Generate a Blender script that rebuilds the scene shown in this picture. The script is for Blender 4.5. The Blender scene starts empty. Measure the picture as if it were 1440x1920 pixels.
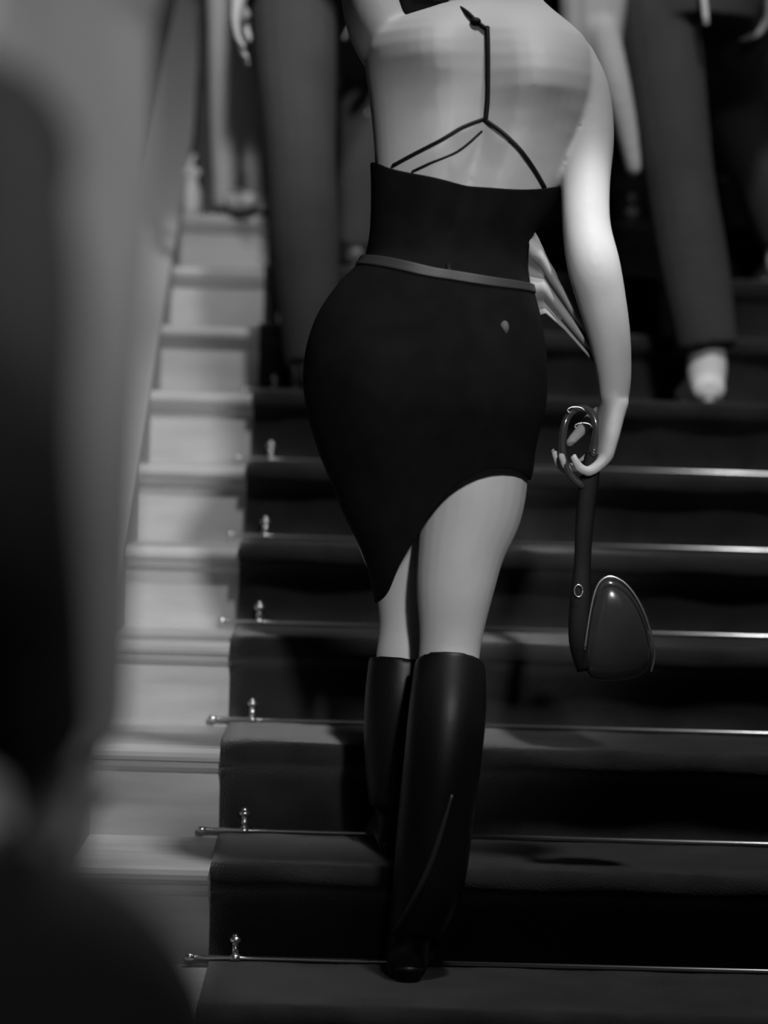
import bpy, bmesh, math, random
from mathutils import Vector, Matrix
random.seed(4)
SC = bpy.context.scene
COL = SC.collection
PI = math.pi

# ------------------------------------------------------------------ camera
F = 4496.0                       # focal length in pixels of the 1440x1920 frame
W, H = 1440.0, 1920.0
CAMZ = 0.835                     # height above the lowest tread in view
RISE, RUN, D0 = 0.165, 0.30, 3.96  # stair pitch; first stair rod lies at y = D0
vpx, vpy, roll = 610.0, 870.0, 0.030
vy = Vector(((vpx-W/2)/F, -(vpy-H/2)/F, -1.0)).normalized()       # world +Y seen in camera axes
vz = Vector((math.sin(roll), math.cos(roll), 0.0)); vz = (vz - vy*vz.dot(vy)).normalized()
vx = vy.cross(vz)
RC = Matrix((vx, vy, vz))        # camera -> world rotation
cam_d = bpy.data.cameras.new('camera'); cam = bpy.data.objects.new('camera', cam_d); COL.objects.link(cam)
cam_d.sensor_fit = 'VERTICAL'; cam_d.sensor_height = 36.0; cam_d.sensor_width = 27.0
cam_d.lens = F/H*36.0
cam_d.clip_start = 0.05; cam_d.clip_end = 100
cam.matrix_world = Matrix.Translation((0, 0, CAMZ)) @ RC.to_4x4()
cam_d.dof.use_dof = True; cam_d.dof.focus_distance = 4.02; cam_d.dof.aperture_fstop = 1.7
SC.camera = cam
CAMP = Vector((0, 0, CAMZ))
def U(px, py, y):
    """world point at distance y down the hall that lies on the sight line of a photo position"""
    d = RC @ Vector(((px-W/2)/F, -(py-H/2)/F, -1.0))
    return CAMP + d*(y/d.y)

# ------------------------------------------------------------------ world, lights, exposure
world = bpy.data.worlds.new('world'); SC.world = world; world.use_nodes = True
bg = world.node_tree.nodes['Background']; bg.inputs[0].default_value = (1, 1, 1, 1); bg.inputs[1].default_value = 0.02
def light(name, kind, loc, target, energy, size=0.3, angle=None, blend=0.6):
    l = bpy.data.lights.new(name, kind); l.energy = energy
    if kind == 'AREA': l.shape = 'DISK'; l.size = size
    elif kind == 'SPOT': l.shadow_soft_size = size; l.spot_size = math.radians(angle); l.spot_blend = blend
    else: l.shadow_soft_size = size
    o = bpy.data.objects.new(name, l); COL.objects.link(o); o.location = loc
    o.rotation_euler = (Vector(target)-Vector(loc)).to_track_quat('-Z', 'Y').to_euler()
    return o
light('stair_lamp', 'SPOT', (0.75, 0.4, 2.15), (0.08, 3.95, 0.93), 450, 0.10, 19, 0.7)
light('side_fill', 'SPOT', (-0.16, 2.3, 3.1), (-0.46, 6.5, 1.85), 340, 0.10, 30, 0.8)  # added fill for the side wall, upper wood steps and pale trousers
light('overhead_fill', 'AREA', (0.8, 3.1, 4.2), (0.4, 4.1, 0.3), 95, 0.3)  # unseen light above the lower steps, brightens treads, rods and shoulders
light('right_fill', 'SPOT', (1.5, 2.2, 3.0), (0.95, 5.7, 1.3), 85, 0.15, 30, 1.0)  # weak spot added to lift the right climber's trousers and shoe
light('foreground_fill', 'SPOT', (0.6, -0.9, 2.3), (-0.55, 1.9, 1.0), 135, 0.3, 38, 0.9)  # unseen source, added to light only the blurred figures at left
light('arm_spot', 'SPOT', (1.1, 2.0, 3.4), U(1098, 495, 3.9), 480, 0.03, 5.0, 1.0)  # narrow beam added to make the bright highlight at her elbow
SC.view_settings.view_transform = 'Standard'; SC.view_settings.look = 'None'
SC.view_settings.gamma = 1.0; SC.view_settings.use_curve_mapping = False
SC.view_settings.exposure = 0.0

# ------------------------------------------------------------------ materials (black-and-white photograph: neutral greys)
def mat(name, v, rough=0.7, metal=0.0, noise=0.0, nscale=12.0, sheen=0.0, spec=0.5, coat=0.0, sss=0.0, stretch=(1, 1, 1), bump=0.0, bscale=200.0):
    m = bpy.data.materials.new(name); m.use_nodes = True
    nt = m.node_tree; b = nt.nodes['Principled BSDF']
    b.inputs['Base Color'].default_value = (v, v, v, 1)
    b.inputs['Roughness'].default_value = rough; b.inputs['Metallic'].default_value = metal
    b.inputs['Specular IOR Level'].default_value = spec
    b.inputs['Coat Weight'].default_value = coat
    if sheen: b.inputs['Sheen Weight'].default_value = sheen; b.inputs['Sheen Roughness'].default_value = 0.45
    if sss:
        b.inputs['Subsurface Weight'].default_value = sss; b.inputs['Subsurface Radius'].default_value = (0.02, 0.02, 0.02)
        b.inputs['Subsurface Scale'].default_value = 0.5
    tc = nt.nodes.new('ShaderNodeTexCoord'); mp = nt.nodes.new('ShaderNodeMapping'); mp.inputs['Scale'].default_value = stretch
    nt.links.new(tc.outputs['Object'], mp.inputs['Vector'])
    if noise:
        n = nt.nodes.new('ShaderNodeTexNoise'); n.inputs['Scale'].default_value = nscale; n.inputs['Detail'].default_value = 5
        nt.links.new(mp.outputs[0], n.inputs['Vector'])
        r = nt.nodes.new('ShaderNodeMapRange'); r.inputs['From Min'].default_value = 0.25; r.inputs['From Max'].default_value = 0.75
        r.inputs['To Min'].default_value = v*(1-noise); r.inputs['To Max'].default_value = v*(1+noise)
        nt.links.new(n.outputs['Fac'], r.inputs['Value']); nt.links.new(r.outputs[0], b.inputs['Base Color'])
    if bump:
        n2 = nt.nodes.new('ShaderNodeTexNoise'); n2.inputs['Scale'].default_value = bscale; n2.inputs['Detail'].default_value = 3
        nt.links.new(mp.outputs[0], n2.inputs['Vector'])
        bp = nt.nodes.new('ShaderNodeBump'); bp.inputs['Strength'].default_value = bump; bp.inputs['Distance'].default_value = 0.003
        nt.links.new(n2.outputs['Fac'], bp.inputs['Height']); nt.links.new(bp.outputs[0], b.inputs['Normal'])
    return m
M = dict(
    wood=mat('pale_painted_wood', 0.42, 0.5, noise=0.14, nscale=5, stretch=(1, 6, 6)),
    wall=mat('pale_plaster', 0.36, 0.7, noise=0.06, nscale=3),
    darkwall=mat('dark_wall', 0.03, 0.8, noise=0.2, nscale=2),
    floor=mat('dark_floor', 0.08, 0.5, noise=0.2, nscale=4),
    ceiling=mat('dark_ceiling', 0.06, 0.9, noise=0.1),
    carpet=mat('dark_carpet', 0.015, 0.95, noise=0.5, nscale=9, sheen=0.35, spec=0.1, bump=0.7, bscale=350),
    metal=mat('polished_metal', 0.75, 0.3, 1.0, noise=0.08, nscale=20),
    skin=mat('skin', 0.36, 0.60, noise=0.05, nscale=9, sss=0.15, spec=0.3),
    black=mat('black_jersey', 0.005, 0.9, noise=0.3, nscale=20, spec=0.06),
    skirt=mat('black_skirt_cloth', 0.004, 0.9, noise=0.3, nscale=25, spec=0.06),
    band=mat('charcoal_band', 0.012, 0.6, noise=0.2),
    leather=mat('black_leather', 0.005, 0.42, noise=0.2, spec=0.2),
    patent=mat('glossy_black_leather', 0.035, 0.2, noise=0.2, coat=0.6),
    cord=mat('black_cord', 0.004, 0.6, noise=0.1, spec=0.15),
    hair=mat('dark_hair', 0.02, 0.5, noise=0.5, nscale=60),
    trouser=mat('dark_trouser_cloth', 0.034, 0.9, noise=0.25, nscale=6),
    darkcloth=mat('black_coat_cloth', 0.009, 0.9, noise=0.3, nscale=6),
    greycoat=mat('grey_coat_cloth', 0.06, 0.9, noise=0.25, nscale=8),
    pale=mat('pale_cloth', 0.62, 0.85, noise=0.08, nscale=5),
    shirt=mat('pale_shirt_cloth', 0.42, 0.85, noise=0.08, nscale=4),
    shoe=mat('pale_shoe', 0.75, 0.6, noise=0.08),
    sole=mat('white_sole', 0.6, 0.6, noise=0.05),
    darkshoe=mat('black_shoe', 0.015, 0.4, noise=0.2),
    eye=mat('eye', 0.1, 0.2, noise=0.1),
)

# ------------------------------------------------------------------ object helpers
def tag(o, label=None, cat=None, group=None, kind=None):
    if label: o['label'] = label
    if cat: o['category'] = cat
    if group: o['group'] = group
    if kind: o['kind'] = kind
    return o
def thing(name, label, cat, loc=(0, 0, 0), group=None):
    o = bpy.data.objects.new(name, None); o.empty_display_size = 0.1; COL.objects.link(o); o.location = loc
    return tag(o, label, cat, group)
def link(name, me, m, parent=None):
    o = bpy.data.objects.new(name, me); COL.objects.link(o)
    me.materials.clear(); me.materials.append(m)
    if parent:
        o.parent = parent
        p = parent; off = Vector((0, 0, 0))
        while p: off += Vector(p.location); p = p.parent
        o.location = -off            # meshes are written in world coordinates
    return o
def obj(name, bm, m, parent=None, smooth=True, bevel=0.0):
    bmesh.ops.recalc_face_normals(bm, faces=bm.faces)
    me = bpy.data.meshes.new(name); bm.to_mesh(me); bm.free()
    if smooth:
        for p in me.polygons: p.use_smooth = True
    o = link(name, me, m, parent)
    if bevel:
        b = o.modifiers.new('bevel', 'BEVEL'); b.width = bevel; b.segments = 3; b.limit_method = 'ANGLE'
    return o
def blend(name, bm, m, parent=None, voxel=0.006, it=6, fac=0.5):
    """merge overlapping closed shapes to one continuous skin"""
    bmesh.ops.recalc_face_normals(bm, faces=bm.faces)
    me = bpy.data.meshes.new('tmp'); bm.to_mesh(me); bm.free()
    t = bpy.data.objects.new('tmp', me); COL.objects.link(t)
    r = t.modifiers.new('r', 'REMESH'); r.mode = 'VOXEL'; r.voxel_size = voxel
    s = t.modifiers.new('s', 'SMOOTH'); s.iterations = it; s.factor = fac
    dg = bpy.context.evaluated_depsgraph_get()
    me2 = bpy.data.meshes.new_from_object(t.evaluated_get(dg)); me2.name = name
    bpy.data.objects.remove(t, do_unlink=True); bpy.data.meshes.remove(me)
    for p in me2.polygons: p.use_smooth = True
    return link(name, me2, m, parent)
def box(bm, lo, hi):
    lo, hi = Vector(lo), Vector(hi)
    vs = [bm.verts.new((x, y, z)) for x in (lo.x, hi.x) for y in (lo.y, hi.y) for z in (lo.z, hi.z)]
    for f in ((0, 1, 3, 2), (4, 6, 7, 5), (0, 4, 5, 1), (2, 3, 7, 6), (0, 2, 6, 4), (1, 5, 7, 3)):
        bm.faces.new([vs[i] for i in f])
def prism(bm, prof, x0, x1):
    a = [bm.verts.new((x0, y, z)) for y, z in prof]; b = [bm.verts.new((x1, y, z)) for y, z in prof]
    n = len(prof)
    for i in range(n): bm.faces.new((a[i], a[(i+1) % n], b[(i+1) % n], b[i]))
    bm.faces.new(a); bm.faces.new(b[::-1])
def ball(bm, c, r, rot=None, seg=20):
    if not hasattr(r, '__len__'): r = (r, r, r)
    mtx = Matrix.Translation(Vector(c)) @ (rot.to_4x4() if rot else Matrix()) @ Matrix.Diagonal((*r, 1))
    bmesh.ops.create_uvsphere(bm, u_segments=seg, v_segments=max(8, seg//2), radius=1, matrix=mtx)
def catmull(pts, n):
    out = []
    P = [pts[0]]+list(pts)+[pts[-1]]
    for i in range(1, len(P)-2):
        p0, p1, p2, p3 = P[i-1], P[i], P[i+1], P[i+2]
        for k in range(n):
            t = k/n
            out.append(0.5*((2*p1)+(p2-p0)*t+(2*p0-5*p1+4*p2-p3)*t*t+(3*p1-p0-3*p2+p3)*t**3))
    out.append(pts[-1]); return out
def rings(bm, rs, cap=True):
    V = [[bm.verts.new(p) for p in r] for r in rs]
    n = len(V[0])
    for a, b in zip(V[:-1], V[1:]):
        for i in range(n): bm.faces.new((a[i], a[(i+1) % n], b[(i+1) % n], b[i]))
    if cap: bm.faces.new(V[0]); bm.faces.new(V[-1][::-1])
def tube(bm, pts, rad, sub=6, seg=16, round_ends=True, flat=None):
    """tapering tube through points; flat=(direction, factor) squeezes the cross-section"""
    pts = [Vector(p) for p in pts]
    if not hasattr(rad, '__len__'): rad = [rad]*len(pts)
    if len(pts) > 2 or sub > 1:
        cp = catmull([Vector((*p, 0)) for p in pts], sub); rr = catmull([Vector((r, 0, 0)) for r in rad], sub)
        pts = [p.to_3d() for p in cp]; rad = [max(1e-4, v.x) for v in rr]
    up = None; R = []
    for i, p in enumerate(pts):
        t = (pts[min(i+1, len(pts)-1)]-pts[max(i-1, 0)]).normalized()
        if up is None:
            up = Vector((0, 0, 1)) if abs(t.z) < 0.8 else Vector((0, 1, 0))
        u = (up-t*up.dot(t)).normalized(); up = u; v = t.cross(u)
        ring = []
        for k in range(seg):
            a = 2*PI*k/seg
            o = u*math.cos(a)*rad[i]+v*math.sin(a)*rad[i]
            if flat: fd = Vector(flat[0]).normalized(); o -= fd*o.dot(fd)*(1-flat[1])
            ring.append(p+o)
        R.append(ring)
    rings(bm, R)
    if round_ends and not flat:
        ball(bm, pts[0], rad[0]*0.995, seg=14); ball(bm, pts[-1], rad[-1]*0.995, seg=14)
def smooth_table(tab, x):
    x = min(max(x, tab[0][0]), tab[-1][0])
    i = 0
    while i < len(tab)-2 and x > tab[i+1][0]: i += 1
    a, b = tab[i], tab[i+1]; pa = tab[max(i-1, 0)]; pb = tab[min(i+2, len(tab)-1)]
    h = b[0]-a[0]; t = (x-a[0])/h; out = []
    for k in range(1, len(a)):
        ma = (b[k]-pa[k])/(b[0]-pa[0])*h; mb = (pb[k]-a[k])/(pb[0]-a[0])*h
        out.append((2*t**3-3*t*t+1)*a[k]+(t**3-2*t*t+t)*ma+(-2*t**3+3*t*t)*b[k]+(t**3-t*t)*mb)
    return tuple(out)
def lerp_table(tab, x):
    if x <= tab[0][0]: return tab[0][1:]
    for a, b in zip(tab[:-1], tab[1:]):
        if x <= b[0]:
            t = (x-a[0])/(b[0]-a[0]); t = t*t*(3-2*t)*0.35+t*0.65
            return tuple(p+(q-p)*t for p, q in zip(a[1:], b[1:]))
    return tab[-1][1:]

# ------------------------------------------------------------------ structure
NS = 18                                   # steps up to the landing
XW = U(128, 1812, D0).x                    # inner face of the pale side wall
XC = U(392, 1818, D0).x                   # left edge of the runner
XR = 2.35                                 # right end of the runner
XE = XR+0.26
def yz(n): return D0+n*RUN, n*RISE        # foot of riser above tread n
st = bpy.data.objects.new('staircase', None); COL.objects.link(st); st.location = (0.9, D0, 0); tag(st, kind='structure')
for n in range(-1, NS+1):
    y, z = yz(n)
    bm = bmesh.new()                       # tread with rounded nosing
    f = y-RUN-0.028
    prof = [(y+0.01, z), (f+0.010, z), (f+0.003, z-0.004), (f, z-0.012), (f, z-0.020), (f+0.003, z-0.027), (f+0.010, z-0.030), (y+0.01, z-0.030)]
    prism(bm, prof, XW, XE); obj('tread', bm, M['wood'], st, smooth=False)
    bm = bmesh.new(); box(bm, (XW, y-RUN, z-RISE), (XE, y-RUN+0.02, z-0.030)); obj('riser', bm, M['wood'], st, smooth=False)
    bm = bmesh.new()
    prism(bm, [(y-RUN, z-0.030), (y-RUN-0.018, z-0.030), (y-RUN-0.014, z-0.040), (y-RUN-0.006, z-0.048), (y-RUN, z-0.052)], XW, XE)
    obj('moulding', bm, M['wood'], st, smooth=False)
yt, zt = yz(NS)
bm = bmesh.new(); box(bm, (-6, -3.5, -RISE*2-0.1), (6, 3.36, -RISE*2)); tag(obj('floor', bm, M['floor'], smooth=False), kind='structure')
bm = bmesh.new(); box(bm, (-6, yt, zt-0.2), (6, yt+4, zt)); tag(obj('trim_1', bm, M['floor'], smooth=False), kind='structure')
bm = bmesh.new(); box(bm, (-6, 3.36, -RISE*2-0.1), (XW-0.08, yt, -RISE*2)); tag(obj('trim_2', bm, M['floor'], smooth=False), kind='structure')
# low solid side walls with sloping copings
s = RISE/RUN
def wall_prof(h0, h1, ya, yb, base=None):
    zz = lambda y, h: (y-D0)*s+RISE+h
    if base is None: return [(ya, zz(ya, h0)), (yb, zz(yb, h0)), (yb, zz(yb, h1)), (ya, zz(ya, h1))]
    return [(ya, base), (yb, base), (yb, zz(yb, h1)), (ya, zz(ya, h1))]
bm = bmesh.new(); prism(bm, wall_prof(0, 0.035, 3.30, yt, -RISE*2), XW-0.12, XW)
tag(obj('wall_left', bm, M['wall'], smooth=False), kind='structure')
bm = bmesh.new(); prism(bm, wall_prof(0.035, 0.065, 3.28, yt), XW-0.13, XW+0.006)
tag(obj('trim_3', bm, M['wall'], smooth=False, bevel=0.008), kind='structure')
bm = bmesh.new(); prism(bm, wall_prof(0, 0.22, 3.30, yt, -RISE*2), XE, XE+0.09)
tag(obj('wall_right', bm, M['wall'], smooth=False), kind='structure')
for nm, lo, hi, m in (('wall_back', (-6, yt+4, -1), (6, yt+4.2, 9), 'darkwall'), ('wall_west', (-6.2, -3.5, -1), (-6, yt+4.2, 9), 'darkwall'),
                      ('wall_east', (6, -3.5, -1), (6.2, yt+4.2, 9), 'darkwall'), ('wall_front', (-6.2, -3.7, -1), (6.2, -3.5, 9), 'darkwall'),
                      ('ceiling', (-6.2, -3.7, 7.2), (6.2, yt+4.2, 7.4), 'ceiling')):
    bm = bmesh.new(); box(bm, lo, hi); tag(obj(nm, bm, M[m], smooth=False), kind='structure')

# ------------------------------------------------------------------ carpet runner
prof = []
TH = 0.011
for n in range(-1, NS+1):
    y, z = yz(n); f = y-RUN
    zb = z-RISE+TH
    prof += [(f-TH, zb+0.002), (f-TH-0.001, zb+0.04), (f-TH-0.004, z-0.062)]
    cx, cz, r = f-0.018, z-0.014, 0.026                     # carpet rolled over the nosing
    for a in (250, 225, 200, 180, 160, 140, 120, 105, 92):
        prof.append((cx+r*math.cos(math.radians(a)), cz+r*math.sin(math.radians(a))))
    prof += [(f+0.05, z+TH), (y-0.06, z+TH), (y-TH-0.004, z+TH+0.001)]
under = [(p[0]+0.0085, p[1]-0.0085) for p in prof]
bm = bmesh.new()
nx = 60
xs = [XC+(XR-XC)*i/nx for i in range(nx+1)]
G = [[bm.verts.new((x, p[0]+0.0015*math.sin(x*23+j), p[1]+0.0012*math.sin(x*31+j*2.1))) for j, p in enumerate(prof)] for x in xs]
B = [[bm.verts.new((x, p[0], p[1])) for p in under] for x in (xs[0], xs[-1])]
for a, b in zip(G[:-1], G[1:]):
    for j in range(len(prof)-1): bm.faces.new((a[j], a[j+1], b[j+1], b[j]))
for g, b in ((G[0], B[0]), (G[-1], B[1])):
    for j in range(len(prof)-1): bm.faces.new((g[j], b[j], b[j+1], g[j+1]))
tag(obj('stair_carpet', bm, M['carpet']), 'dark carpet runner laid down the whole flight of pale steps', 'carpet')

# ------------------------------------------------------------------ stair rods
ordn = {0: 'the lowest tread, beside the planted boot heel', 1: 'the second lowest tread, crossing behind the boots', 2: 'the third lowest tread, crossing behind the boot tops',
        3: 'the fourth tread, level with the half-moon handbag', 4: 'the fifth tread, crossing behind her bare thigh', 5: 'the sixth tread, just under her skirt hem',
        6: 'the seventh tread, under the pale shoe at right', 7: 'the eighth tread, one step above the pale shoe', 8: 'the ninth tread, one step below the pale flared trousers',
        9: 'the tenth tread, at the hems of the pale flared trousers'}
def make_rod():
    t = thing('stair_rod', None, None)
    x0, x1 = XC-0.036, XR+0.036
    bm = bmesh.new(); tube(bm, [(x0, 0, 0), (x1, 0, 0)], 0.0042, sub=1, seg=14, round_ends=False); obj('bar', bm, M['metal'], t)
    for x, sgn in ((x0, -1), (x1, 1)):
        bm = bmesh.new(); ball(bm, (x-0.004*-sgn*-1, 0, 0), (0.009, 0.007, 0.007)); tube(bm, [(x-sgn*0.012, 0, 0), (x-sgn*0.004, 0, 0)], 0.0058, sub=1, round_ends=False)
        obj('finial', bm, M['metal'], t)
    for x in (XC+0.043, XR-0.043):
        bm = bmesh.new()
        tube(bm, [(x-0.008, 0, 0), (x+0.008, 0, 0)], 0.0068, sub=1, round_ends=False)
        tube(bm, [(x, 0.004, 0.004), (x, 0.004, 0.024)], [0.0065, 0.0052], sub=1, round_ends=False)
        tube(bm, [(x, 0.004, 0.024), (x, 0.004, 0.027), (x, 0.004, 0.032), (x, 0.004, 0.036)], [0.006, 0.0095, 0.010, 0.006], sub=3)
        obj('bracket', bm, M['metal'], t)
    return t
proto = make_rod(); kids = list(proto.children)
for n in range(0, 16):
    y, z = yz(n)
    if n == 0: r = proto
    else:
        r = proto.copy(); COL.objects.link(r)
        for c in kids: k = c.copy(); COL.objects.link(k); k.parent = r
    r.location = (0, y-TH-0.009, z+TH+0.006)
    if n in ordn:
        tag(r, 'thin metal stair rod on '+ordn[n], 'stair rod', 'stair rods holding the runner')
    else:
        tag(r, 'dim blurred metal stair rod high up, above the pale flared trousers hems', 'stair rod', 'stair rods high behind the climbers')

# ------------------------------------------------------------------ people: common pieces
def ik(a, c, l1, l2, bend):
    a, c = Vector(a), Vector(c); d = c-a; L = d.length
    if L >= (l1+l2)*0.999: return a+d*(l1/(l1+l2))
    x = (l1*l1-l2*l2+L*L)/(2*L); h = math.sqrt(max(0, l1*l1-x*x)); u = d.normalized()
    b = Vector(bend); b = (b-u*b.dot(u)).normalized()
    return a+u*x+b*h
def hand(bm, w, a, s, k=1.0, curl=(25, 30, 20), thumb_in=0.3):
    """hand from wrist w: a = towards the fingers, s = towards the thumb side, palm faces a x s"""
    a = Vector(a).normalized(); s = Vector(s); s = (s-a*s.dot(a)).normalized(); n = a.cross(s).normalized(); w = Vector(w)
    rows = []
    for t, wd, th in ((0.0, .026, .020), (.025, .031, .017), (.055, .038, .015), (.085, .040, .0125), (.095, .037, .009)):
        c = w+a*t*k; R = []
        for i in range(16):
            an = 2*PI*i/16; R.append(c+s*math.copysign(abs(math.cos(an))**.7, math.cos(an))*wd*k+n*math.copysign(abs(math.sin(an))**.8, math.sin(an))*th*k)
        rows.append(R)
    rings(bm, rows)
    ball(bm, w+a*.045*k+s*.022*k+n*.010*k, (.020*k, .020*k, .016*k))
    for off, ln in ((.029, .92), (.010, 1.0), (-.010, .95), (-.029, .76)):
        p = w+a*(.088*k)+s*off*k; ang = 0; pts = [p-a*.02*k, p]
        for seg, c in zip((.044, .027, .021), curl):
            ang += math.radians(c); dvec = a*math.cos(ang)+n*math.sin(ang)
            dvec = (dvec+s*off*0.9).normalized(); p = p+dvec*seg*ln*k; pts.append(p)
        tube(bm, pts, [.0095*k, .0092*k, .0084*k, .0076*k, .0064*k], sub=4, seg=12)
    p0 = w+a*.022*k+s*.024*k
    d1 = (a*.55+s*.62+n*.45*thumb_in*2).normalized(); d2 = (a*.85+s*(.35-thumb_in*.5)+n*thumb_in).normalized()
    d3 = (a*.9+s*(.1-thumb_in*.8)+n*thumb_in*1.2).normalized()
    q1 = p0+d1*.034*k; q2 = q1+d2*.030*k; q3 = q2+d3*.022*k
    tube(bm, [p0, q1, q2, q3], [.014*k, .0115*k, .0095*k, .0075*k], sub=4, seg=12)
def head(bm, c, f, k=1.0, ears=True):
    """head centred at c, facing f"""
    c = Vector(c); f = Vector((f[0], f[1], 0)).normalized(); r = Vector((f.y, -f.x, 0)); u = Vector((0, 0, 1))
    rot = Matrix((r, f, u)).transposed()
    ball(bm, c+u*.02*k-f*.012*k, (.076*k, .094*k, .092*k), rot, 28)
    ball(bm, c-u*.045*k+f*.018*k, (.058*k, .068*k, .066*k), rot, 24)
    ball(bm, c-u*.095*k+f*.055*k, (.026*k, .022*k, .018*k), rot)
    ball(bm, c+f*.078*k+u*.026*k, (.050*k, .014*k, .012*k), rot)         # brow
    tube(bm, [c+f*.082*k+u*.022*k, c+f*.094*k, c+f*.106*k-u*.022*k], [.007*k, .009*k, .013*k], sub=3)
    for sg in (-1, 1):
        ball(bm, c+f*.088*k-u*.026*k+r*sg*.011*k, .009*k)
        ball(bm, c+f*.062*k-u*.018*k+r*sg*.036*k, (.020*k, .018*k, .018*k), rot)
        if ears: ball(bm, c+r*sg*.078*k-f*.006*k-u*.006*k, (.008*k, .018*k, .030*k), rot)
    ball(bm, c+f*.084*k-u*.052*k, (.024*k, .010*k, .006*k), rot); ball(bm, c+f*.082*k-u*.063*k, (.020*k, .011*k, .007*k), rot)
def eyes(c, f, k, parent):
    c = Vector(c); f = Vector((f[0], f[1], 0)).normalized(); r = Vector((f.y, -f.x, 0))
    for sg in (-1, 1):
        bm = bmesh.new(); ball(bm, c+f*.079*k+r*sg*.031*k+Vector((0, 0, .003*k)), .011*k); obj('eye', bm, M['eye'], parent)
def foot(bm, ank, f, k=1.0, inf=0.0, rise=0.0):
    """foot below an ankle, pointing f; rise lifts the heel"""
    ank = Vector(ank); f = Vector((f[0], f[1], 0)).normalized(); u = Vector((0, 0, 1))
    r = Vector((f.y, -f.x, 0))
    b = ank-u*(.075*k+rise)
    hl = b-f*.045*k+u*(.030*k+rise); mid = b+f*.05*k+u*(.040*k+rise*.7); ballp = b+f*.135*k+u*.024*k; toe = b+f*.185*k+u*.018*k
    R = []
    for c, w, h in ((hl-f*.012*k, .012, .014), (hl, .030, .028), (mid, .034, .040), (ballp-f*.02*k, .044, .027), (ballp, .045, .023), (toe, .036, .018), (toe+f*.022*k, .018, .011)):
        R.append([c+r*math.cos(2*PI*i/16)*(w*k+inf)+u*math.sin(2*PI*i/16)*(h*k+inf*.6) for i in range(16)])
    rings(bm, R)
    tube(bm, [ank+u*.03*k, ank, b+u*(.04*k+rise*.8)-f*.01*k], [.036*k+inf, .038*k+inf, .034*k+inf], sub=3)
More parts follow.
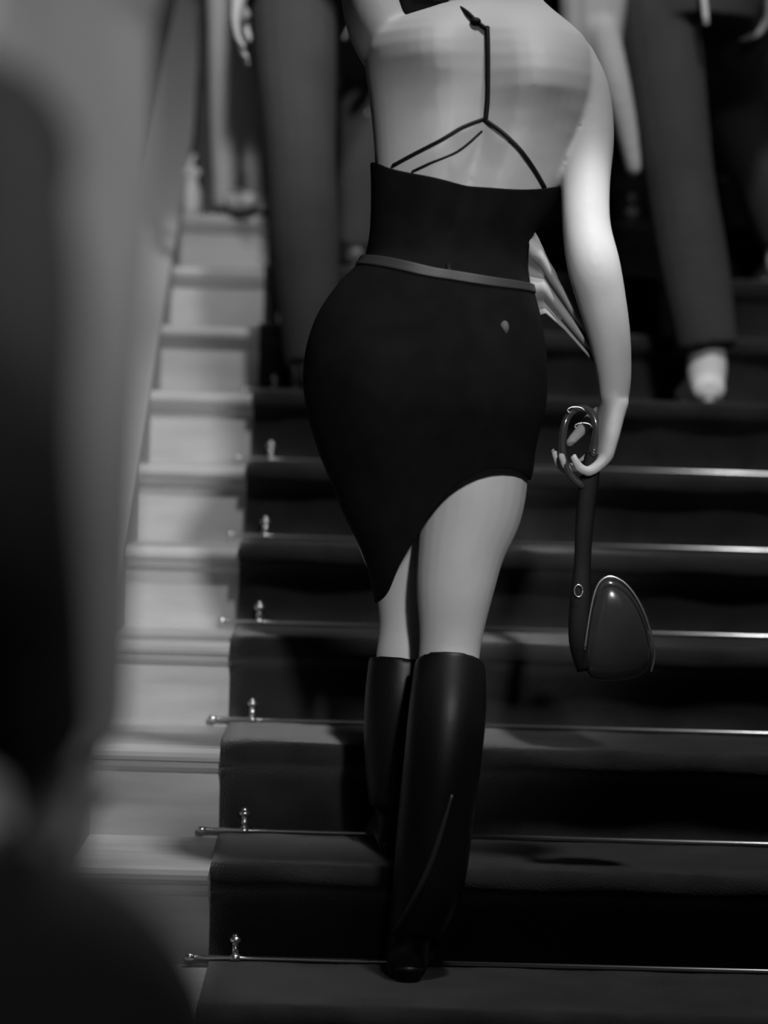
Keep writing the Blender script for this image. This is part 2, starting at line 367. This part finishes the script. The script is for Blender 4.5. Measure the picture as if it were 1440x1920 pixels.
def figure(label, hip, facing, feet, hands, k=1.0, top='coat', top_m='darkcloth', tr_m='trouser', shoe_m='darkshoe', hem=None, knee=None,
           coat_hem=None, flare=0.0, lean=(0, 0), hairlen=0.0, curl=(22, 26, 18), arm_out=0.15, sleeves=True, shift=(0, 0), wide=.05):
    hip = Vector(hip); f = Vector((facing[0], facing[1], 0)).normalized(); r = Vector((f.y, -f.x, 0)); u = Vector((0, 0, 1))
    root = thing('person', label, 'person', (hip.x, hip.y, min(p[2] for p in feet)-.075*k))
    ln = Vector((lean[0], lean[1], 0))
    ch = hip+u*.34*k+ln*.6; nk = hip+u*.545*k+ln; hd = hip+u*.70*k+ln*1.15+f*.02*k
    sh = {-1: nk-u*.055*k-r*.175*k, 1: nk-u*.055*k+r*.175*k}
    hj = {-1: hip-r*.088*k, 1: hip+r*.088*k}
    kn = {}; el = {}
    for i, sg in enumerate((-1, 1)):
        kn[sg] = ik(hj[sg], feet[i], .44*k, .43*k, f+r*sg*.05)
        el[sg] = ik(sh[sg], hands[i], .30*k, .26*k, -f*.8+r*sg*arm_out)
    def torso(bm, g):
        R = []
        for c, w, d in ((hip-u*.07*k, .13, .10), (hip, .172, .115), (hip+u*.09*k, .150, .105), (hip+u*.18*k+ln*.3, .135, .095), (ch-u*.06*k, .150, .108),
                        (ch+u*.03*k, .165, .115), (nk-u*.10*k, .175, .105), (nk-u*.04*k, .140, .080), (nk+u*.005*k, .070, .060)):
            R.append([c+r*math.cos(2*PI*i/28)*(w*k+g)+f*math.sin(2*PI*i/28)*(d*k+g) for i in range(28)])
        rings(bm, R)
    # body: one continuous surface
    bm = bmesh.new(); torso(bm, 0); tube(bm, [nk-u*.03*k, nk+u*.04*k, hd-u*.03*k], [.056*k, .052*k, .055*k]); head(bm, hd, f, k)
    for i, sg in enumerate((-1, 1)):
        tube(bm, [hj[sg]+u*.02*k, hj[sg].lerp(kn[sg], .4), kn[sg], kn[sg].lerp(Vector(feet[i]), .3)-f*.012, kn[sg].lerp(Vector(feet[i]), .7), feet[i]],
             [.092*k, .078*k, .054*k, .056*k, .040*k, .034*k])
        foot(bm, feet[i], f, k)
        hv = (Vector(hands[i])-el[sg]).normalized()
        tube(bm, [sh[sg], sh[sg].lerp(el[sg], .5), el[sg], el[sg].lerp(Vector(hands[i]), .3), hands[i]], [.052*k, .044*k, .037*k, .037*k, .026*k])
        # palm towards the thigh, thumb forward
        hand(bm, hands[i], hv, f, k, curl) if sg == -1 else hand(bm, hands[i], hv, f, k, tuple(-c for c in curl), -0.3)
    blend('body', bm, M['skin'], root, 0.006)
    eyes(hd, f, k, root)
    # trousers
    bm = bmesh.new(); R = []
    for c, w, d in ((hip-u*.09*k, .15, .115), (hip, .178, .122), (hip+u*.10*k, .155, .112)):
        R.append([c+r*math.cos(2*PI*i/28)*(w*k+.01)+f*math.sin(2*PI*i/28)*(d*k+.01) for i in range(28)])
    rings(bm, R)
    for i, sg in enumerate((-1, 1)):
        an = Vector(feet[i]); an2 = an+u*(hem if hem is not None else 0.0)
        tube(bm, [hj[sg]+u*.02, hj[sg].lerp(kn[sg], .45), kn[sg], kn[sg].lerp(an2, .5), an2], [.102*k, .096*k, .080*k+flare*.15, .076*k+flare*.45, .058*k+flare], round_ends=False, sub=5)
    blend('trousers', bm, M[tr_m], root, 0.008, 5)
    # shoes
    for i, sg in enumerate((-1, 1)):
        bm = bmesh.new(); foot(bm, feet[i], f, k, .008); so = blend('shoe', bm, M[shoe_m], root, 0.006, 3)
        b = Vector(feet[i])-u*.078*k
        bm = bmesh.new(); R = []
        for zz in (0.0, .018):
            R.append([b+u*zz+f*(.075*k+.13*k*math.cos(2*PI*j/24))+r*(.047*k)*math.sin(2*PI*j/24)*(1+.18*math.cos(2*PI*j/24)) for j in range(24)])
        rings(bm, R); link_m = M['sole'] if shoe_m == 'shoe' else M['darkshoe']; obj('sole', bm, link_m, so)
    # upper garment
    bm = bmesh.new(); torso(bm, .016)
    if coat_hem is not None:
        R = []
        for t in (0, .25, .5, .75, 1):
            c = hip+u*.06*k; c = c+(Vector((hip.x+shift[0], hip.y+shift[1], coat_hem))-c)*t
            R.append([c+r*math.cos(2*PI*i/32)*(.182*k+.015+wide*t)*(1+.02*math.sin(6*i*2*PI/32+3*t))+f*math.sin(2*PI*i/32)*(.135*k+wide*1.2*t)*(1+.03*math.sin(8*i*2*PI/32)) for i in range(32)])
        rings(bm, R)
    if sleeves:
        for i, sg in enumerate((-1, 1)):
            h_ = Vector(hands[i]); tube(bm, [sh[sg]-r*sg*.01, sh[sg].lerp(el[sg], .5), el[sg], el[sg].lerp(h_, .5), el[sg].lerp(h_, .96)], [.066*k, .060*k, .052*k, .047*k, .040*k], round_ends=False)
            ball(bm, sh[sg], .064*k)
    blend(top, bm, M[top_m], root, 0.008, 5)
    bm = bmesh.new(); tube(bm, [nk+u*.015*k-f*.004, nk+u*.05*k], [.066*k, .062*k], sub=1, round_ends=False); obj('collar', bm, M[top_m], root)
    bm = bmesh.new(); rot = Matrix((r, f, u)).transposed()
    ball(bm, hd+u*.035*k-f*.024*k, (.086*k, .100*k, .094*k), rot, 28)
    if hairlen: tube(bm, [hd-f*.05*k, hd-f*.07*k-u*hairlen*.5, hd-f*.06*k-u*hairlen], [.080*k, .075*k, .04*k], flat=(f, .5))
    blend('hair', bm, M['hair'], root, 0.007, 3)
    return root, dict(hip=hip, kn=kn, el=el, sh=sh, hd=hd, f=f, r=r, u=u, root=root)

# ------------------------------------------------------------------ the woman in the middle
DW = 3.95                                  # her distance
# photo row: left edge, right edge, depth shift, half depth
TORSO = [(-40, 868, 992, .010, .058), (5, 838, 1022, .010, .066), (35, 745, 1058, .010, .080), (70, 690, 1096, .008, .094), (120, 684, 1112, .004, .104), (180, 692, 1112, .000, .110),
         (260, 700, 1092, -.002, .110), (330, 704, 1058, .000, .106), (400, 704, 1020, .004, .098), (450, 700, 986, .006, .094), (490, 688, 980, .006, .096), (540, 642, 986, .000, .106),
         (600, 604, 1000, -.006, .120), (680, 583, 1010, -.012, .132), (760, 586, 1008, -.012, .134), (840, 608, 990, -.004, .124), (890, 628, 984, .002, .116),
         (960, 656, 960, .008, .110), (1040, 694, 935, .012, .104), (1120, 716, 915, .014, .098)]
def ring_pt(py, th, g=0.0):
    xl, xr, dc, hd = smooth_table(TORSO, py)
    cx = (xl+xr)/2; hw = (xr-xl)/2+g*1140
    c, s_ = math.cos(th), math.sin(th)
    px = cx+hw*math.copysign(abs(c)**.92, c)
    d = (hd+g)
    if s_ > 0:                              # back, towards the camera
        if 60 < py < 560:
            w = math.sin((py-60)/500*PI)
            d -= .021*w*math.exp(-(c/.16)**2)
            d += .007*w*(math.exp(-((c-.35)/.2)**2)+math.exp(-((c+.35)/.2)**2))
        for bx, by in ((800, 110), (1015, 160)):
            d += .032*math.exp(-((px-bx)/75)**2-((py-by)/(85 if py < by else 62))**2)
        if 580 < py < 940:
            w = math.sin((py-580)/360*PI); d += .018*w*(math.exp(-((c-.45)/.3)**2)+math.exp(-((c+.45)/.3)**2))-.004*w
    p = U(px, py, DW)
    p.y = DW+dc-d*math.copysign(abs(s_)**.85, s_)
    # keep the outline where it is while the depth shifts
    return p
def back_pt(px, py, g=.003):
    best = None
    for i in range(5, 176):
        th = math.radians(i); p = ring_pt(py, th, 0)
        e = abs(p.x-U(px, py, DW).x)
        if best is None or e < best[0]: best = (e, p)
    p = best[1]; p.y -= g; return p
WX = lambda px, py, dy=0.0: (lambda p: Vector((p.x, DW+dy, p.z)))(U(px, py, DW))
PXM = F/DW
wroot = thing('person', 'woman from behind in black backless halter top and black skirt climbing the stairs', 'person', (U(765, 1850, 3.8).x, 3.82, 0.011))
bm = bmesh.new()
rs = []
for py in [-40, -15, 5, 20, 35, 50, 70, 95, 120, 150, 180, 220, 260, 300, 340, 380, 420, 450, 490, 540, 600, 650, 700, 760, 820, 865]:
    rs.append([ring_pt(py, 2*PI*i/48) for i in range(48)])
rings(bm, rs)
# neck and head
hc = WX(945, -215, .045)
tube(bm, [WX(930, 10, .01), WX(932, -60, .02), WX(938, -150, .03)], [.058, .052, .052])
head(bm, hc, (-.15, 1), .98)
# legs: trailing right leg, left leg one tread up
RL = [((890, 820), .02, 104), ((888, 900), .01, 103), ((882, 960), .005, 97), ((864, 1030), -.005, 83), ((853, 1100), -.01, 74), ((846, 1180), -.012, 61), ((840, 1240), -.02, 57),
      ((832, 1320), -.05, 60), ((824, 1400), -.065, 56), ((805, 1520), -.075, 38), ((778, 1640), -.085, 28), ((762, 1725), -.09, 26)]
LL = [((705, 830), .03, 95), ((722, 930), .06, 82), ((742, 1020), .10, 68), ((764, 1100), .12, 60), ((768, 1180), .12, 54), ((760, 1250), .11, 54), ((752, 1320), .10, 50), ((748, 1400), .10, 43), ((748, 1490), .10, 31), ((748, 1530), .10, 28)]
def legline(L): return [WX(p[0][0], p[0][1], p[1]) for p in L], [p[2]/PXM for p in L]
for L in (RL, LL):
    p_, r_ = legline(L); tube(bm, p_, r_, sub=5, seg=24)
rp, rr_ = legline(RL); lp, lr_ = legline(LL)
# feet inside the boots
RA = rp[-1]; LA = lp[-1]
def heel_foot(bm, ank, zf, toe_y, g=0.0, x_in=0.0):
    R = []
    a = Vector(ank)
    for yy, zc, w, h in ((a.y-.040, a.z-.045, .014, .018), (a.y-.028, a.z-.045, .026, .034), (a.y+.01, a.z-.04, .030, .045), (a.y+.055, (a.z+zf)/2+.005, .034, .032),
                         (a.y+.085, zf+.030, .040, .026), (a.y+.115, zf+.026, .041, .020), (toe_y-.03, zf+.022, .034, .017), (toe_y, zf+.016, .014, .009)):
        R.append([Vector((a.x+x_in*(yy-a.y)+(w+g)*math.cos(2*PI*i/18), yy, zc+(h+g)*math.sin(2*PI*i/18))) for i in range(18)])
    rings(bm, R)
heel_foot(bm, RA, .011, 3.942, 0, .1)
heel_foot(bm, LA, RISE+.011, 4.225, 0, -.05)
# right arm hanging to the hand that carries the bag
RARM = [((1062, 118), .01, 58), ((1090, 175), .0, 54), ((1100, 260), -.02, 49), ((1092, 350), -.045, 46), ((1092, 430), -.06, 45), ((1104, 500), -.065, 49), ((1120, 560), -.05, 46), ((1138, 630), -.03, 40), ((1150, 700), -.01, 33), ((1152, 740), 0, 29)]
tube(bm, [WX(p[0][0], p[0][1], p[1]) for p in RARM], [p[2]/PXM for p in RARM], sub=5, seg=24)
wr = WX(1154, 745, 0.0)
hdir = (WX(1128, 850, .01)-wr).normalized()
# left arm raised beside the head
LARM = [((742, 110), .01, 56), ((708, 50), .01, 56), ((690, -20), .015, 52), ((672, -130), .03, 44), ((664, -220), .04, 39), ((700, -300), .04, 37), ((780, -360), .04, 32), ((840, -395), .04, 26)]
tube(bm, [WX(p[0][0], p[0][1], p[1]) for p in LARM], [p[2]/PXM for p in LARM], sub=5, seg=24)
hand(bm, WX(845, -397, .04), Vector((1, .05, .15)), Vector((0, -.6, -.6)), .95, (20, 25, 20))
hand(bm, wr, hdir, Vector((-.25, .95, 0)), 1.1, (-38, -60, -42), -0.3)
blend('body', bm, M['skin'], wroot, 0.0045, 7)
eyes(hc, (-.15, 1), .98, wroot)
# hair pinned up
bm = bmesh.new(); ball(bm, hc+Vector((0, -.024, .035)), (.086, .100, .094)); ball(bm, hc+Vector((.0, -.12, .03)), (.045, .04, .045)); blend('hair', bm, M['hair'], wroot, .006, 3)
def garment(name, top, bot, g, m, n=120, v=40, th=.003, parent=None):
    """open tube around the torso between two photo-row functions of the outline angle"""
    bm = bmesh.new(); V = []
    for j in range(v+1):
        row = []
        for i in range(n):
            a = 2*PI*i/n; c = math.cos(a); back = math.sin(a) >= 0
            t0, t1 = top(c, back), bot(c, back); row.append(bm.verts.new(ring_pt(t0+(t1-t0)*j/v, a, g)))
        V.append(row)
    for a, b in zip(V[:-1], V[1:]):
        for i in range(n): bm.faces.new((a[i], a[(i+1) % n], b[(i+1) % n], b[i]))
    o = obj(name, bm, m, parent or wroot); s_ = o.modifiers.new('thick', 'SOLIDIFY'); s_.thickness = th; s_.offset = 1
    sb = o.modifiers.new('sub', 'SUBSURF'); sb.levels = 1; sb.render_levels = 1
    return o
def tabf(tab): return lambda c, back: smooth_table(tab, c)[0]
topedge = tabf([(-1, 306), (-.8, 326), (-.4, 345), (0, 360), (.35, 367), (.7, 364), (1, 352)])
waist = tabf([(-1, 480), (-.6, 492), (0, 514), (.5, 528), (1, 536)])
waist2 = tabf([(-1, 498), (-.6, 510), (0, 532), (.5, 546), (1, 552)])
low = tabf([(-1, 520), (1, 560)])
topo = garment('halter_top', topedge, waist2, .005, M['black'])
sk_hem = tabf([(-1, 1132), (-.75, 1105), (-.52, 1058), (-.12, 985), (.12, 922), (.35, 890), (.56, 878), (.84, 884), (1, 900)])
sko = garment('skirt', waist, sk_hem, .009, M['skirt'], v=60)
garment('waistband', waist, waist2, .0125, M['band'], v=4, parent=sko)
bm = bmesh.new()
tube(bm, [back_pt(836, 506, .013), back_pt(836, 534, .013)], [.004, .004], sub=2, flat=((0, 1, 0), .4)); obj('belt_loop', bm, M['cord'], sko)
bm = bmesh.new(); p = back_pt(936, 622, .013)
R = [[p+Vector((math.cos(2*PI*i/12)*.007, dy, math.sin(2*PI*i/12)*.011)) for i in range(12)] for dy in (-.0035, 0.004)]
rings(bm, R); tag(obj('patch', bm, M['greycoat'], sko), 'small pale patch on the skirt seat')
# halter straps
def strap(pts, rad, parent, name='strap'):
    bm = bmesh.new(); tube(bm, [back_pt(x, y, .0045) for x, y in pts], rad, sub=5, seg=10); return obj(name, bm, M['cord'], parent)
strap([(905, 72), (907, 110), (906, 160), (905, 205), (903, 242)], .0040, topo)
strap([(903, 242), (935, 270), (965, 300), (992, 330), (1014, 360)], .0036, topo)
strap([(898, 240), (860, 256), (820, 280), (775, 302), (736, 320)], .0030, topo)
strap([(894, 262), (850, 300), (800, 322), (770, 334)], .0018, topo)
bm = bmesh.new(); tube(bm, [back_pt(903, 72, .004), back_pt(886, 58, .004), back_pt(868, 40, .004), WX(846, 18, -.045), WX(815, 8, -.02)], .0034, sub=5, seg=10); obj('strap', bm, M['cord'], topo)
bm = bmesh.new(); ball(bm, back_pt(886, 60, .005), (.009, .006, .007)); tag(obj('knot', bm, M['cord'], topo))
# tall boots
def boot(line, rad, ank, zf, toe_y, start, xin):
    bm = bmesh.new()
    tube(bm, line[start:], [r+.009 for r in rad[start:]], sub=5, seg=28, round_ends=False)
    ball(bm, Vector(ank)+Vector((0, 0, -.02)), (.036, .040, .05))
    heel_foot(bm, ank, zf, toe_y, .006, xin)
    b = blend('boot', bm, M['leather'], wroot, .005, 5)
    bm = bmesh.new(); hx, hy = ank.x, ank.y-.040
    tube(bm, [(hx, hy+.012, ank.z-.055), (hx, hy+.004, ank.z-.085), (hx, hy+.002, zf+.002)], [.026, .015, .010], sub=4, round_ends=False)
    obj('heel', bm, M['leather'], b)
    return b
def widen(line, rad, tab):
    L_, R_ = [v.copy() for v in line], list(rad)
    for i, (px, r_) in tab.items(): L_[i].x = WX(px, 1400).x; R_[i] = r_/PXM
    return L_, R_
rp, rr_ = widen(rp, rr_, {6: (838, 56), 7: (834, 62), 8: (828, 62), 9: (817, 60), 10: (806, 56), 11: (782, 42)})
lp, lr_ = widen(lp, lr_, {5: (756, 57), 6: (750, 57), 7: (748, 54), 8: (748, 46), 9: (748, 38)})
rb = boot(rp, rr_, RA, .011, 3.945, 6, .1)
bm = bmesh.new()
def on_boot(px, py):
    p = WX(px, py); best = min(range(len(rp)-1), key=lambda i: abs((rp[i].z+rp[i+1].z)/2-p.z)); a, b = rp[best], rp[best+1]
    t = min(1, max(0, (p.z-a.z)/(b.z-a.z))); c = a.lerp(b, t); r = rr_[best]+(rr_[best+1]-rr_[best])*t+.009
    dx = min(r*.97, max(-r*.97, p.x-c.x)); return Vector((c.x+dx, c.y-math.sqrt(max(0, r*r-dx*dx))-.0008, p.z))
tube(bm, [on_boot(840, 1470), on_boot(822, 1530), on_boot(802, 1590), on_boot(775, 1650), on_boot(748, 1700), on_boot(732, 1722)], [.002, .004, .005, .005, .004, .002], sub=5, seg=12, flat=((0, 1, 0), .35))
obj('highlight_streak', bm, M['band'], rb)  # lighter strip shaped as the highlight streak on the leather, not a fastening
boot(lp, lr_, LA, RISE+.011, 4.228, 5, -.05)
# rings on her hand
# ------------------------------------------------------------------ half-moon handbag on its long strap
bx = thing('handbag', 'glossy black half-moon handbag hanging on long dark strap from the climbing womans hand', 'handbag', U(1120, 1260, DW-.01))
YB = DW-.01
bm = bmesh.new()
fr = []; outline = [(1092, 1262), (1094, 1215), (1102, 1160), (1112, 1112), (1124, 1088), (1142, 1080), (1166, 1090), (1188, 1115), (1206, 1150), (1218, 1190), (1224, 1225), (1218, 1256), (1196, 1272), (1150, 1278), (1112, 1276)]
cxb, cyb = 1155, 1190
for t, e in ((-1.0, .55), (-.8, .82), (-.45, .97), (0, 1.0), (.45, .97), (.8, .82), (1.0, .55)):
    fr.append([Vector((U(cxb+(x-cxb)*e, cyb+(y-cyb)*e, YB).x, YB+t*.026, U(cxb+(x-cxb)*e, cyb+(y-cyb)*e, YB).z)) for x, y in outline])
rings(bm, fr); bag = obj('pouch', bm, M['patent'], bx); sb = bag.modifiers.new('s', 'SUBSURF'); sb.levels = 2; sb.render_levels = 2
bm = bmesh.new(); tube(bm, [Vector((U(x, y, YB).x, YB-.020, U(x, y, YB).z)) for x, y in outline[1:12]], .0022, sub=5, seg=8); obj('rim', bm, M['metal'], bx)
bm = bmesh.new(); tube(bm, [Vector((U(x, y, YB).x, YB+dy, U(x, y, YB).z)) for x, y, dy in ((1112, 850, .0), (1105, 900, .0), (1096, 980, 0), (1092, 1060, 0), (1088, 1130, -.005), (1088, 1200, -.01), (1098, 1256, -.01))],
     [.013, .016, .015, .014, .018, .020, .015], sub=5, seg=16, flat=((0, 1, 0), .3)); obj('strap', bm, M['cord'], bx)
bm = bmesh.new(); tube(bm, [Vector((U(x, y, YB).x, YB-.004+dy, U(x, y, YB).z)) for x, y, dy in ((1112, 850, .0), (1120, 800, .018), (1106, 768, .02), (1080, 768, .01), (1060, 790, 0), (1054, 840, 0), (1066, 885, 0), (1090, 910, 0))],
     .006, sub=6, seg=12); obj('strap_loop', bm, M['patent'], bx)
for x, y, a in ((1083, 1107, 0), (1078, 770, 1), (1092, 800, 1)):
    bm = bmesh.new(); c = Vector((U(x, y, YB).x, YB-.014, U(x, y, YB).z)); w, h = (.007, .010) if a == 0 else (.014, .006)
    tube(bm, [c+Vector((math.cos(t*PI/4)*w, 0, math.sin(t*PI/4)*h)) for t in range(9 if a == 0 else 6)], .0011, sub=3, seg=8); obj('buckle', bm, M['metal'], bx)

# ------------------------------------------------------------------ motion blur of her swinging forearm, built as a pale strip
sc = bmesh.new()
NU, NV = 40, 14
a_ = [(990, 418), (986, 460), (984, 520), (990, 560), (1002, 600), (1012, 645)]
V = []
rowsA = [(988, 410, 995, 600, -.02), (1010, 450, 1020, 590, -.03), (1045, 520, 1055, 620, -.02), (1085, 590, 1092, 660, -.01), (1120, 650, 1122, 690, .015), (1146, 695, 1144, 715, .03)]
for i in range(NU+1):
    t = i/NU*(len(rowsA)-1); q = lerp_table([(j,)+r_ for j, r_ in enumerate(rowsA)], t); row = []
    for j in range(NV+1):
        v = j/NV; x = q[0]+(q[2]-q[0])*v; y = q[1]+(q[3]-q[1])*v
        p = U(x, y, DW); p.y = DW+q[4]+.016*math.sin(v*PI*5+t*.6)+.01
        row.append(sc.verts.new(p))
    V.append(row)
for a, b in zip(V[:-1], V[1:]):
    for j in range(NV): sc.faces.new((a[j], a[j+1], b[j+1], b[j]))
so = obj('arm_blur', sc, mat('arm_blur_grey', 0.20, 0.9, noise=0.1)); tag(so, 'pale motion blur of the climbing womans forearm, built as a strip between wrist and hip', 'arm_blur')
m_ = so.modifiers.new('t', 'SOLIDIFY'); m_.thickness = .003

# ------------------------------------------------------------------ climbers higher up the stairs
def tread(n, off): return D0+(n-1)*RUN+off, n*RISE+TH
def ankle(px, n, off, k=1.0):
    y, z = tread(n, off); p = U(px, 700, y); 
    for _ in range(3):
        pass
    # x from the sight line at ankle height
    zz = z+.078*k
    lo = None
    for py in range(0, 1900, 5):
        q = U(px, py, y)
        if lo is None or abs(q.z-zz) < abs(lo.z-zz): lo = q
    return Vector((lo.x, y, zz))
def PT(px, py, y): return U(px, py, y)
# A: black jacket, dark trousers, left of the woman
kA = 1.03
aL, aR = ankle(584, 6, .09, kA), ankle(668, 8, .10, kA)
hpA = PT(616, -75, 5.74)
figA, jA = figure('climber in black jacket and dark jeans left of the backless woman, bare hand hanging', hpA, (0.05, 1), [aL, aR],
                  [PT(448, -15, 5.60), PT(700, -60, 5.7)], kA, 'jacket', 'darkcloth', 'trouser', 'darkshoe', lean=(0.0, .05), hem=-.02, curl=(12, 14, 10))
# B: facing the camera on the tenth tread, open grey coat over black top, pale flared trousers
kB = .95
bR, bL = ankle(456, 9, .10, kB), ankle(487, 9, .17, kB)
hpB = PT(506, -190, 6.52)
figB, jB = figure('person in dark top, long grey coat and pale flared trousers beside left side wall', hpB, (0, -1), [bL, bR],
                  [PT(640, -200, 6.42), PT(420, -180, 6.42)], kB, 'top', 'darkcloth', 'pale', 'shoe', coat_hem=PT(418, 195, 6.5).z, wide=-.03, flare=.022, hem=-.05, hairlen=.2)
bm = bmesh.new(); R = []
for px, py, w, d in ((425, -190, 30, .06), (412, 20, 34, .08), (404, 160, 36, .09), (398, 300, 38, .10), (396, 415, 40, .11)):
    c = PT(px, py, 6.56); R.append([c+Vector((math.cos(2*PI*i/32)*w/688*(1+.06*math.sin(5*2*PI*i/32)), math.sin(2*PI*i/32)*d*(1+.06*math.sin(7*2*PI*i/32)), 0)) for i in range(32)])
rings(bm, R); blend('coat', bm, M['greycoat'], figB, .007, 5)
# small pale bag standing by the side wall
pb = thing('bag', 'small pale bag with knotted top standing on a stair against the left side wall', 'bag', PT(357, 425, 6.30))
y9, z9 = 6.44, 9*RISE
xb = PT(357, 425, y9).x
bm = bmesh.new(); R = []
for zz, w, d in ((0, .026, .040), (.02, .030, .045), (.06, .028, .042), (.095, .016, .022), (.108, .012, .014)):
    R.append([Vector((xb+math.cos(2*PI*i/20)*w, y9+math.sin(2*PI*i/20)*d, z9+.0015+zz)) for i in range(20)])
rings(bm, R); obj('sack', bm, M['pale'], pb)
bm = bmesh.new(); ball(bm, (xb, y9, z9+.118), (.026, .02, .016)); tube(bm, [(xb-.006, y9, z9+.125), (xb-.002, y9, z9+.15), (xb+.008, y9, z9+.165)], [.009, .007, .004], sub=4); obj('knot', bm, M['pale'], pb)
# E: wide dark trousers, pale shoes, right side
kE = 1.03
eL, eR = ankle(1325, 6, .10, kE), ankle(1470, 8, .12, kE)
hpE = PT(1290, -30, 5.70)
figE, jE = figure('climber at right in wide dark trousers and pale shoes carrying a jacket', hpE, (0, 1), [eL, eR],
                  [PT(1150, -130, 5.72), PT(1455, -40, 5.68)], kE, 'shirt', 'darkcloth', 'trouser', 'shoe', hem=.045, flare=.012, lean=(0.02, .03))
bm = bmesh.new(); tube(bm, [PT(1318, -30, 5.54), PT(1320, 0, 5.53), PT(1324, 42, 5.53)], .007, sub=3); obj('hanging_tag', bm, M['pale'], figE)
# pale jacket carried by the climber on the right
bm = bmesh.new()
R = []
for px, py, w, d in ((1118, -150, 40, .05), (1115, -80, 62, .06), (1112, 0, 66, .065), (1110, 60, 60, .06), (1112, 120, 50, .05), (1116, 165, 34, .03)):
    c = PT(px, py, 5.62); R.append([c+Vector((math.cos(2*PI*i/24)*w/798*(1+.05*math.sin(i)), math.sin(2*PI*i/24)*d*(1+.1*math.sin(3*i)), 0)) for i in range(24)])
rings(bm, R)
tube(bm, [PT(1130, 60, 5.58), PT(1152, 150, 5.57), PT(1172, 230, 5.58), PT(1188, 316, 5.60)], [.040, .036, .028, .020], sub=4)
o = blend('jacket', bm, M['shirt'], None, .008, 6); tag(o, 'pale jacket with a hanging sleeve carried behind the backless womans right shoulder', 'jacket')
# person higher at far right and one between the others, only dark legs show
kG = 1.0
figure('climber in black clothes high on the stairs, between the woman and the wide trousers', PT(1215, -235, 6.62), (0, 1), [ankle(1180, 9, .10), ankle(1250, 10, .10)],
       [PT(1110, -300, 6.6), PT(1320, -290, 6.6)], kG, 'coat', 'darkcloth', 'darkcloth', 'darkshoe')

# ------------------------------------------------------------------ blurred people at the foot of the stairs
FZ = -RISE*2
kF = 1.11
xF = U(-270, 400, 1.9).x-.028
figF, jF = figure('tall person in pale long-sleeved shirt near the camera, blurred, left of the stairs', (xF, 1.9, FZ+.98), (0, 1),
                  [(xF-.12, 1.88, FZ+.078*kF), (xF+.10, 1.86, FZ+.078*kF)], [PT(-700, 1300, 1.9), PT(132, 1400, 1.92)], kF, 'long_sleeved_shirt', 'shirt', 'darkcloth', 'darkshoe', coat_hem=FZ+.86, wide=0.0, arm_out=0.02)
kK = .97
xK = U(-540, 600, 1.4).x-.022
figK, jK = figure('person in black coat at the left edge, closest to the camera and most blurred', (xK, 1.42, FZ+.86), (0.1, 1),
                  [(xK-.10, 1.40, FZ+.076), (xK+.10, 1.44, FZ+.076)], [PT(-900, 1400, 1.35), PT(62, 1400, 1.36)], kK, 'coat', 'darkcloth', 'darkcloth', 'darkshoe', coat_hem=FZ+.55, hairlen=.2)
hb = thing('handbag', 'round black soft bag at the hip of the black-coated person, bottom left corner', 'handbag', PT(0, 2400, 1.33))
bm = bmesh.new(); ball(bm, PT(-10, 2010, 1.33), (.130, .055, .128), seg=32); obj('pouch', bm, M['darkcloth'], hb)
bm = bmesh.new(); tube(bm, [PT(-180, 1700, 1.33), PT(-160, 1300, 1.35), PT(-180, 900, 1.34)], .009, sub=4); obj('strap', bm, M['cord'], hb)
